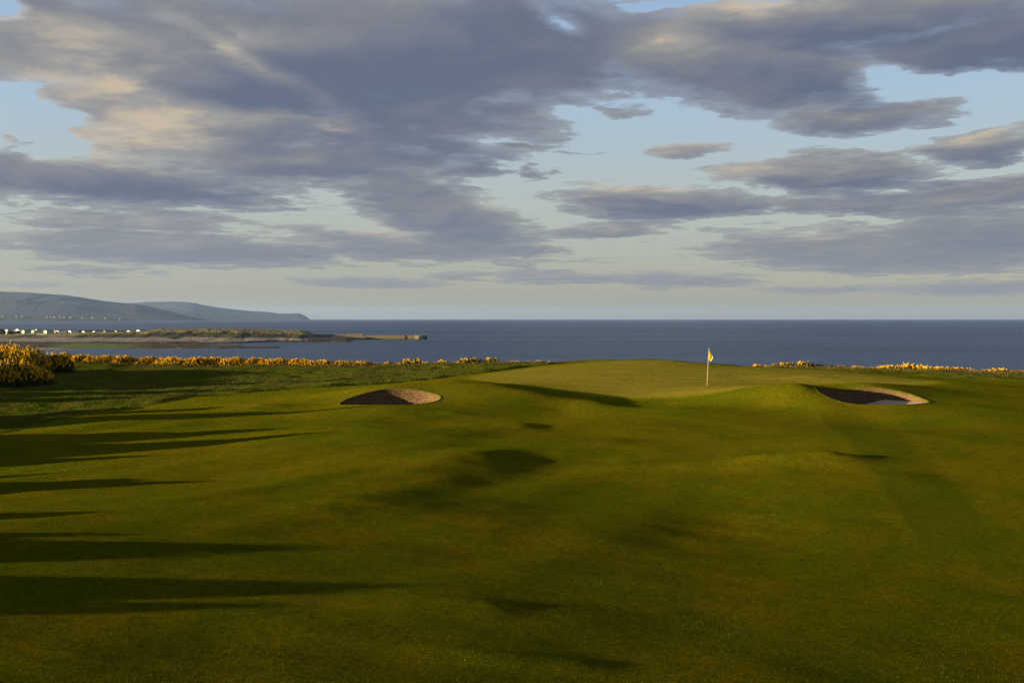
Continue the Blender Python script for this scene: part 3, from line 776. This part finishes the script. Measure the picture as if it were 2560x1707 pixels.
protoB = [gorse_proto(1.5, 1.1, .80, 1000, 330, 5, 31, spr=.036), gorse_proto(1.8, 1.1, .95, 1300, 480, 6, 32, spr=.036)]
protoC = [gorse_proto(1.9, 1.0, .55, 900, 800, 6, 41, bare=.05), gorse_proto(1.6, 1.0, .48, 800, 600, 5, 42, bare=.05)]
used = set()
def place(protos, i, px, D, sx, sz, label, group, dz=-.06, rz=None):
    p = protos[i % len(protos)]
    o = p if p.name not in used else copy_tree(p)
    used.add(p.name)
    x = (px-CX)/F*D
    o.location = (x, D, Hz(x, D)+dz); o.scale = (sx, 1, sz); o.rotation_euler.z = (0 if rz is None else rz)
    tag(o, label, 'gorse bush', group); return o
ordn = ['first','second','third','fourth','fifth','sixth','seventh','eighth','ninth','tenth','eleventh','twelfth','thirteenth','fourteenth','fifteenth','sixteenth','seventeenth','eighteenth','nineteenth','twentieth','twenty-first','twenty-second','twenty-third','twenty-fourth']
# dense band: px (photo) and top row
dense_px = list(np.arange(168, 900, 36))
tops = lambda px: np.interp(px, [140,175,200,230,260,300,420,440,455,520,560,580,640,700,800,860,880,905], [872,880,884,884,886,886,891,894,888,891,889,888.5,892,892,896,900,902,906])
for i, px in enumerate(dense_px):
    D = 87.2+.8*random.random(); x = (px-CX)/F*D
    need = CZ+(HY-tops(px))/F*D-Hz(x, D)
    pr = protoA[i % 3]; hh = (1.30, 1.15, 1.45)[i % 3]
    place(protoA, i, px, D, 1.0+.12*random.random(), max(.4, need/hh*.97), f'dense golden gorse bush, {ordn[i]} in the clifftop band counted from the big clump', 'gorse bushes in the dense clifftop band', rz=random.choice([0, math.pi]))
sparse = [(903,906,B_,w) for B_, w in ()]
sp_l = [(900,902,1.3),(925,905,1.1),(962,904,1.2),(982,906,1.0),(1014,903,1.1),(1028,898,.9),(1052,896,1.35),(1074,904,.9),(1098,899,1.2),(1120,902,1.1),(1150,898,1.1),(1172,896,.9),(1192,894,1.2),(1213,894.5,1.2),(1237,897.5,1.2),(1252,903,.9),(1282,902,.9),(1302,902,1.1),(1318,905,.9),(1352,904,.5),(1371,903,.5)]
for i, (px, top_, sx) in enumerate(sp_l):
    D = 87.5+random.random(); x = (px-CX)/F*D
    need = CZ+(HY-top_)/F*D-Hz(x, D)
    place(protoB, i, px, D, sx, 1.18*max(.28, need/(.80, .95)[i % 2]), f'small patchy green and yellow gorse bush, {ordn[i]} rightward from the end of the dense band', 'loose gorse bushes left of the green crest', rz=random.choice([0, math.pi]))
sp_r = [(1890,911,.35),(1908,913,.35),(1928,914,.3),(1950,908,.7),(1972,907,.9),(1994,906,1.0),(2014,906,1.0),(2036,909,.8),(2072,913,.9),(2105,914,.6),(2140,915.5,.6),(2175,919,.5),(2210,916,1.0),(2238,915,1.0),(2270,914.5,1.1),(2300,917,1.0),(2330,919,1.0),(2362,918.5,1.0),(2395,919.5,1.0),(2428,923,.8),(2465,924,.9),(2490,921.5,1.0),(2520,926,1.0),(2550,928,1.0)]
for i, (px, top_, sx) in enumerate(sp_r):
    D = 87.3+random.random()*.8; x = (px-CX)/F*D
    need = CZ+(HY-top_)/F*D-Hz(x, D)
    pr, hs_ = (protoB, (.80, .95)) if 3 <= i <= 8 else (protoC, (.55, .48))
    place(pr, i, px, D, sx*1.15, 1.35*max(.3, need/hs_[i % 2]), f'low yellow gorse bush, {ordn[i]} along the cliff edge counted rightward from the flag', 'low gorse bushes along the cliff edge right of the flag', rz=random.choice([0, math.pi]))
# the big clump at the left: three bushes grown into each other
def big(w, d, h, nl, nf, lobes, seed, loc, label):
    e = gorse_proto(w, d, h, nl, nf, lobes, seed, leaf=.11, sp=(.10, .24), bare=.22)
    e.location = loc; tag(e, label, 'gorse bush', 'big gorse clump at the left'); return e
big(7.4, 5.4, 1.82, 28000, 25000, 18, 51, (-35.3, 67.6, Hz(-35.3, 67.6)-.15), 'largest gorse bush, front mound at the left edge with its right face in shade')
big(8.0, 5.2, 2.38, 24000, 23000, 18, 52, (-38.4, 75.0, Hz(-38.4, 75)-.15), 'tall gorse bush with a bright yellow top behind the front mound at the left edge')
big(3.2, 3.4, 1.55, 12000, 6500, 9, 53, (-36.2, 78.5, Hz(-36.2, 78.5)-.1), 'darker gorse bush on the right shoulder of the big left clump')
for (X_, Y_, k) in ((-49, 70, 0),):
    big(7, 6, 2.6, 8000, 5000, 12, 54, (X_, Y_, Hz(X_, Y_)-.1), 'gorse bush continuing the big clump beyond the left edge')

# ------------------------------------------------------------------ rough grass (uncountable)
def tufts(name, pts_fn, n, hgt, wid, mat, seed):
    r = np.random.RandomState(seed); X, Y = pts_fn(r, n); n = len(X)
    Z = Hbase(X, Y)+CZ
    th = r.rand(n)*np.pi*2; h = hgt*(.5+r.rand(n)); w = wid*(.6+.8*r.rand(n))
    lean = r.normal(size=(n, 2))*.35
    V = np.zeros((n, 3, 3))
    V[:, 0] = np.stack([X-np.cos(th)*w, Y-np.sin(th)*w, Z-.02], -1)
    V[:, 1] = np.stack([X+np.cos(th)*w, Y+np.sin(th)*w, Z-.02], -1)
    V[:, 2] = np.stack([X+lean[:, 0]*h, Y+lean[:, 1]*h, Z+h], -1)
    o = mesh_obj(name, V.reshape(-1, 3), np.arange(3*n).reshape(-1, 3), mat); tag(o, kind='stuff'); return o
roughg = foliage_mat('rough_grass_blades', (.038, .046, .005), (.072, .064, .012), (.028, .038, .004))
def pr1(r, n):
    X = -45+r.rand(n*3)*105; Y = 38+r.rand(n*3)*55
    den = zone_rough(X, Y)*sst(-.15, .25, P1.fbm(X*.25, Y*.3, 3)+.12)
    k = (r.rand(len(X)) < den) & (np.abs(X) < Y*.56); return X[k][:n], Y[k][:n]
tufts('rough_grass', pr1, 110000, .062, .014, roughg, 3)
edgeg = foliage_mat('clifftop_grass_blades', (.06, .046, .012), (.12, .085, .026), (.045, .042, .010))
def pr2(r, n):
    X = -48+r.rand(n)*98; Y = 85.2+r.rand(n)*3.2; k = (zone_rough(X, Y) > .6) & ((X < 1) | (X > 22)); return X[k], Y[k]
tufts('clifftop_grass', pr2, 30000, .16, .016, edgeg, 4)
# weeds and longer blades in the fairway foreground
weed = foliage_mat('fairway_blades', (.050, .060, .003), (.080, .080, .006), (.042, .055, .003))
def pr3(r, n):
    Y = 11+r.rand(n)**1.5*26; X = (r.rand(n)-.5)*Y*1.1
    den = .10+sst(.12, .60, P3.fbm(X*.9, Y*.9, 4))*.45; k = r.rand(n) < den; return X[k], Y[k]
tufts('fairway_grass', pr3, 300000, .018, .0045, weed, 5)

# ------------------------------------------------------------------ haze
HAZE = 0.23/16000
if HAZE > 0:
    mb = MB(); mb.box(-51000, 51000, -1500, 41000, -26, 420)
    hz = mb.build('haze', None); tag(hz, kind='stuff')
    m = bpy.data.materials.new('haze'); m.use_nodes = True; t = NT(m.node_tree); t.n.remove(t.n['Principled BSDF'])
    v = t.node('ShaderNodeVolumePrincipled', {'Color': (.32, .50, .90, 1), 'Density': HAZE, 'Anisotropy': .2})
    t.l.new(v.outputs[0], t.n['Material Output'].inputs['Volume']); hz.data.materials.append(m)

# ------------------------------------------------------------------ sky
W = bpy.data.worlds.new('World'); S.world = W; W.use_nodes = True
t = NT(W.node_tree); bg = t.n['Background']
sky = t.node('ShaderNodeTexSky', sky_type='NISHITA'); sky.sun_disc = False
sky.sun_elevation = math.radians(SUN_EL); sky.sun_rotation = math.radians(180+90-SUN_AZ)
sky.altitude = 20; sky.air_density = 1.0; sky.dust_density = .6; sky.ozone_density = 1.5
BGS = .06
d = t.node('ShaderNodeTexCoord').outputs['Generated']
sp = t.node('ShaderNodeSeparateXYZ', {0: d}); dx, dy, dz = sp.outputs
hyp = t.m('SQRT', t.m('ADD', t.m('MULTIPLY', dx, dx), t.m('MULTIPLY', dy, dy)))
az = t.m('ARCTAN2', dx, dy); el = t.m('DIVIDE', dz, t.m('MAXIMUM', hyp, .02))
# cloud-layer coordinates: where the ray meets a layer overhead, flattened towards the horizon
den = t.m('ADD', t.m('MAXIMUM', dz, 0), .055)
lay = t.node('ShaderNodeCombineXYZ', {0: t.m('DIVIDE', dx, den), 1: t.m('DIVIDE', dy, den), 2: 0.0}).outputs[0]
def vadd(a, b, op='ADD'):
    n = t.node('ShaderNodeVectorMath', operation=op); t.put(n.inputs[0], a); t.put(n.inputs[1], b); return n.outputs[0]
wn = t.noise(lay, 1.8, 5, .6, 0, 1)
wn = vadd(wn, (.5, .5, .5), 'SUBTRACT')
wsc = t.node('ShaderNodeCombineXYZ', {0: t.m('ADD', .06, t.m('MULTIPLY', el, .20)), 1: t.m('ADD', .006, t.m('MULTIPLY', t.m('MAXIMUM', el, 0), .22)), 2: 0.0}).outputs[0]
base = t.node('ShaderNodeCombineXYZ', {0: az, 1: el, 2: 0.0}).outputs[0]
p = vadd(base, vadd(wn, wsc, 'MULTIPLY'))
def pc(fx, fy):      # view of the photo (2352 wide) -> azimuth, tan elevation
    u = (fx*2560/2352-CX)/F; v = (HY-fy*2560/2352)/F
    a = math.atan(u); return a, v*math.cos(a)
blobn = 0
def field(blobs, vec=None, mx=False):
    acc = None
    for fx, fy, rx, ry, rot, w in blobs:
        a, e_ = pc(fx, fy); k = 2560/2352/F
        mp = t.node('ShaderNodeMapping', vector_type='TEXTURE')
        t.put(mp.inputs['Vector'], vec or p); mp.inputs['Location'].default_value = (a, e_, 0)
        mp.inputs['Rotation'].default_value = (0, 0, math.radians(rot)); mp.inputs['Scale'].default_value = (rx*k*1.35, ry*k*1.35, 1)
        g = t.node('ShaderNodeTexGradient', {'Vector': mp.outputs[0]}, gradient_type='SPHERICAL').outputs['Fac']
        acc = t.m('MULTIPLY', g, w) if acc is None else (t.m('MAXIMUM', acc, t.m('MULTIPLY', g, w)) if mx else t.m('MULTIPLY_ADD', g, w, acc))
    return acc
cov = [(150,90,450,150,0,1.2),(650,130,560,200,0,1.5),(1150,110,520,160,0,1.4),(450,270,330,125,-8,1.5),(900,260,420,110,0,1.2),(1020,335,260,55,-3,.9),
 (1700,150,420,115,-9,1.4),(1880,50,650,75,0,1.3),(2280,90,360,75,-5,1.3),(1980,262,230,48,2,1.1),(1180,260,200,60,-20,.8),
 (200,415,470,62,-3,1.4),(700,375,420,66,3,1.3),(1040,400,240,60,20,.7),(1010,490,300,90,-22,1.3),(300,510,300,36,2,1.0),(420,572,430,42,-1,1.4),(960,565,360,44,0,1.2),(700,530,260,30,0,.6),
 (200,620,160,20,-2,.8),(80,655,150,11,0,.8),(1390,530,180,26,2,1.2),(1210,572,160,26,0,.9),(1400,265,60,12,0,.6),(1330,345,70,8,-5,.6),
 (1570,337,95,20,0,.95),(1520,468,290,44,-3,1.4),(1900,400,260,50,-2,1.4),(2260,330,160,38,4,1.2),(2260,452,300,44,3,1.3),(1980,470,280,36,0,1.1),
 (2000,578,420,56,-3,1.4),(2260,545,300,70,0,1.3),(1290,636,240,18,-1,1.15),(850,648,240,16,-1,1.1),(1050,632,120,16,0,.9),(1560,640,230,22,-2,1.1),(1900,666,200,13,0,1.0),(2230,662,230,24,0,1.0),
 (1320,600,120,7,2,.6),(520,670,40,4,0,.8),(10,318,28,18,0,.8),(1990,190,150,40,10,.62),(2120,160,120,45,0,.55),(1430,270,90,12,0,.7),(1240,400,60,12,-10,.7),(600,478,40,5,0,.7),(1200,335,90,12,-5,.8),(1500,662,60,5,0,.8),(350,625,60,5,0,.7),(1050,300,300,40,0,.8),(2150,185,150,25,15,.45),(1900,215,120,30,30,.6)]
holes = [(1290,55,80,32,-25,.62),(0,25,50,30,0,1.2),(1530,-5,90,14,0,1.0),(2080,175,190,34,-12,.6),(60,270,100,50,-20,.8)]
Cc = field(cov, None, True)
up = t.node('ShaderNodeCombineXYZ', {0: -.008, 1: t.m('MULTIPLY_ADD', t.m('MAXIMUM', el, 0), .045, .0035), 2: 0.0}).outputs[0]
Cu = field(cov, vadd(p, up), True)       # the same clouds one step higher: tells lit tops from shaded bases
topness = t.m('SUBTRACT', Cc, Cu)
C1 = t.m('SUBTRACT', Cc, field(holes))
nz1 = t.noise(lay, 4.6, 10, .64, .2)
stv = vadd(lay, (2.5, 1.9, 0), 'MULTIPLY')
nz2 = t.noise(vadd(stv, vadd(wn, (1.5, 1.5, 0), 'MULTIPLY')), 1.0, 8, .57, .2)
nn = t.m('ADD', t.m('MULTIPLY', t.m('SUBTRACT', nz1, .5), 1.05), t.m('MULTIPLY', t.m('SUBTRACT', nz2, .5), .85))
# outside the photographed part of the sky: plain broken cloud from the same noise
front = t.ramp(t.m('ABSOLUTE', az), .60, .85, 1, 0)
hi = t.ramp(el, .38, .55, 1, 0)
infr = t.m('MULTIPLY', front, hi)
gen = t.m('ADD', .30, t.m('MULTIPLY', t.m('SUBTRACT', t.noise(lay, .7, 3), .5), 1.6))
Cv = t.m('ADD', t.m('MULTIPLY', C1, infr), t.m('MULTIPLY', gen, t.m('SUBTRACT', 1.0, infr)))
dens = t.m('ADD', Cv, nn)
dens = t.m('SUBTRACT', dens, t.ramp(el, .06, .20, .06, 0.0))
cover = t.ramp(dens, .28, .44)
thick = t.ramp(dens, .25, .85)
# shading: sunward side = towards -az; under/lee sides are slate blue
nzL = t.noise(vadd(stv, vadd(vadd(wn, (1.5, 1.5, 0), 'MULTIPLY'), (-.35, -.40, 0))), 1.0, 5, .6, .2)
fv = vadd(vadd(stv, (2.7, 2.7, 0), 'MULTIPLY'), vadd(wn, (3, 3, 0), 'MULTIPLY'))
fa = t.noise(fv, 1.0, 5, .58); fb = t.noise(vadd(fv, (-.30, -.34, 0)), 1.0, 4, .58)
relief = t.m('ADD', t.m('SUBTRACT', nz2, nzL), t.m('MULTIPLY', t.m('SUBTRACT', fa, fb), .5))
bright = [(350,300,200,80,0,.75),(170,110,280,70,0,.5),(120,190,220,45,0,.45),(620,170,240,28,-28,.6),(530,60,160,30,-10,.25),(1530,115,120,60,0,.45),(1700,15,160,30,0,.35),(650,275,120,25,0,.4),(740,285,60,12,0,.4),(460,400,160,30,0,.15),(860,520,130,30,-10,.4),(1720,400,100,28,0,.35),(2250,470,120,20,0,.2),(1700,668,22,8,0,2.0),(1840,545,90,10,0,.3),(2250,320,80,20,0,.3),(1900,250,90,22,0,.25),(1450,440,120,20,0,.25),(330,520,120,22,0,.25),(1100,470,100,25,0,.25)]
dark = [(820,210,330,90,0,.8),(1200,70,260,90,0,.6),(1330,170,160,60,0,.3),(2050,70,330,50,-6,.6),(2300,120,150,45,0,.7),(1880,200,150,45,-10,.5),(420,440,320,34,-3,.55),(1150,390,130,40,0,.5),(700,590,260,20,0,.4),(1600,490,180,22,0,.5),(1150,560,170,40,-10,.35),(950,350,220,35,0,.4),(2150,430,240,22,0,.3),(2270,560,160,40,0,.35),(1000,150,200,60,0,.3)]
lit = t.m('SUBTRACT', field(bright), t.m('MULTIPLY', field(dark), .72))
lit = t.m('ADD', lit, t.m('ADD', t.m('MULTIPLY', relief, .55), t.m('MULTIPLY', topness, .5)))
lit = t.m('ADD', lit, t.m('MULTIPLY', t.m('SUBTRACT', nz1, .5), .35))
lit = t.m('ADD', lit, t.m('MULTIPLY_ADD', thick, -.30, .66))
cr = t.node('ShaderNodeValToRGB', {0: lit}); el_ = cr.color_ramp.elements
cols = [(0.0, (.125, .155, .225)), (.30, (.172, .190, .250)), (.55, (.228, .236, .268)), (.78, (.335, .325, .318)), (1.0, (.57, .48, .365))]
while len(el_) < len(cols): el_.new(.5)
for q, (ps, c) in zip(el_, cols): q.position = ps; q.color = (*c, 1)
ccol = cr.outputs[0]
# clear sky: the Nishita sky, lifted to a paler, hazier tone low down
def vec3(v): return (*v, 1)
clear_t = t.node('ShaderNodeValToRGB', {0: t.m('MULTIPLY', el, 2.6)}); e2 = clear_t.color_ramp.elements
ccs = [(0.0, (.25, .235, .185)), (.10, (.35, .345, .295)), (.30, (.44, .475, .455)), (.55, (.39, .505, .63)), (.80, (.33, .46, .67)), (1.0, (.26, .38, .62))]
while len(e2) < len(ccs): e2.new(.5)
for q, (ps, c) in zip(e2, ccs): q.position = ps; q.color = (*c, 1)
NS = 1.0
SKYMIX = .88
nish = t.node('ShaderNodeVectorMath', operation='SCALE'); t.put(nish.inputs[0], sky.outputs[0]); nish.inputs['Scale'].default_value = BGS/K*NS
clear = t.mix(SKYMIX, nish.outputs[0], clear_t.outputs[0])
# haze veils far clouds near the horizon
veil = t.ramp(el, .0, .14, .55, 0.0)
ccol2 = t.mix(veil, ccol, t.mix(.5, clear_t.outputs[0], (.33, .34, .37)))
alpha = t.m('MULTIPLY', cover, t.m('ADD', .60, t.m('MULTIPLY', thick, .40)))
allsky = t.mix(alpha, clear, ccol2)
# unseen sky overhead and behind: even tone added to set the ground's fill
allsky = t.mix(t.m('MULTIPLY', t.m('SUBTRACT', 1.0, infr), t.ramp(el, .0, .5, .55, .9)), allsky, (.30, .335, .42))
# scale from display brightness back to the background strength
fin = t.node('ShaderNodeVectorMath', operation='SCALE'); t.put(fin.inputs[0], allsky); fin.inputs['Scale'].default_value = K/BGS
t.put(bg.inputs['Color'], fin.outputs[0]); bg.inputs['Strength'].default_value = BGS
W.cycles.sampling_method = 'MANUAL'; W.cycles.sample_map_resolution = 512

# ------------------------------------------------------------------ sun
L = bpy.data.lights.new('sun', 'SUN'); L.energy = 3.8; L.angle = math.radians(.7); L.color = (1.0, .80, .46)
so = bpy.data.objects.new('sun', L); COL.objects.link(so)
dirv = Vector((math.cos(math.radians(SUN_AZ))*math.cos(math.radians(SUN_EL)), math.sin(math.radians(SUN_AZ))*math.cos(math.radians(SUN_EL)), -math.sin(math.radians(SUN_EL))))
so.rotation_euler = dirv.to_track_quat('-Z', 'Y').to_euler(); so.location = (-50, -10, 60)

# ------------------------------------------------------------------ camera
cam = bpy.data.cameras.new('camera'); co = bpy.data.objects.new('camera', cam); COL.objects.link(co)
co.location = (0, 0, CZ); co.rotation_euler = (math.radians(90), 0, 0)
cam.sensor_width = 36; cam.lens = F/2560*36; cam.shift_y = -(853.5-HY)/2560
cam.clip_start = .1; cam.clip_end = 200000
S.camera = co
S.render.engine = 'CYCLES'
S.cycles.max_bounces = 5; S.cycles.diffuse_bounces = 2; S.cycles.glossy_bounces = 2; S.cycles.volume_bounces = 1; S.cycles.transparent_max_bounces = 4
S.cycles.use_denoising = True; S.cycles.denoiser = 'OPENIMAGEDENOISE'; S.cycles.denoising_prefilter = 'NONE'; S.cycles.denoising_input_passes = 'RGB_ALBEDO_NORMAL'
S.view_settings.view_transform = 'Standard'; S.view_settings.look = 'None'; S.view_settings.exposure = EXPO; S.view_settings.gamma = 1
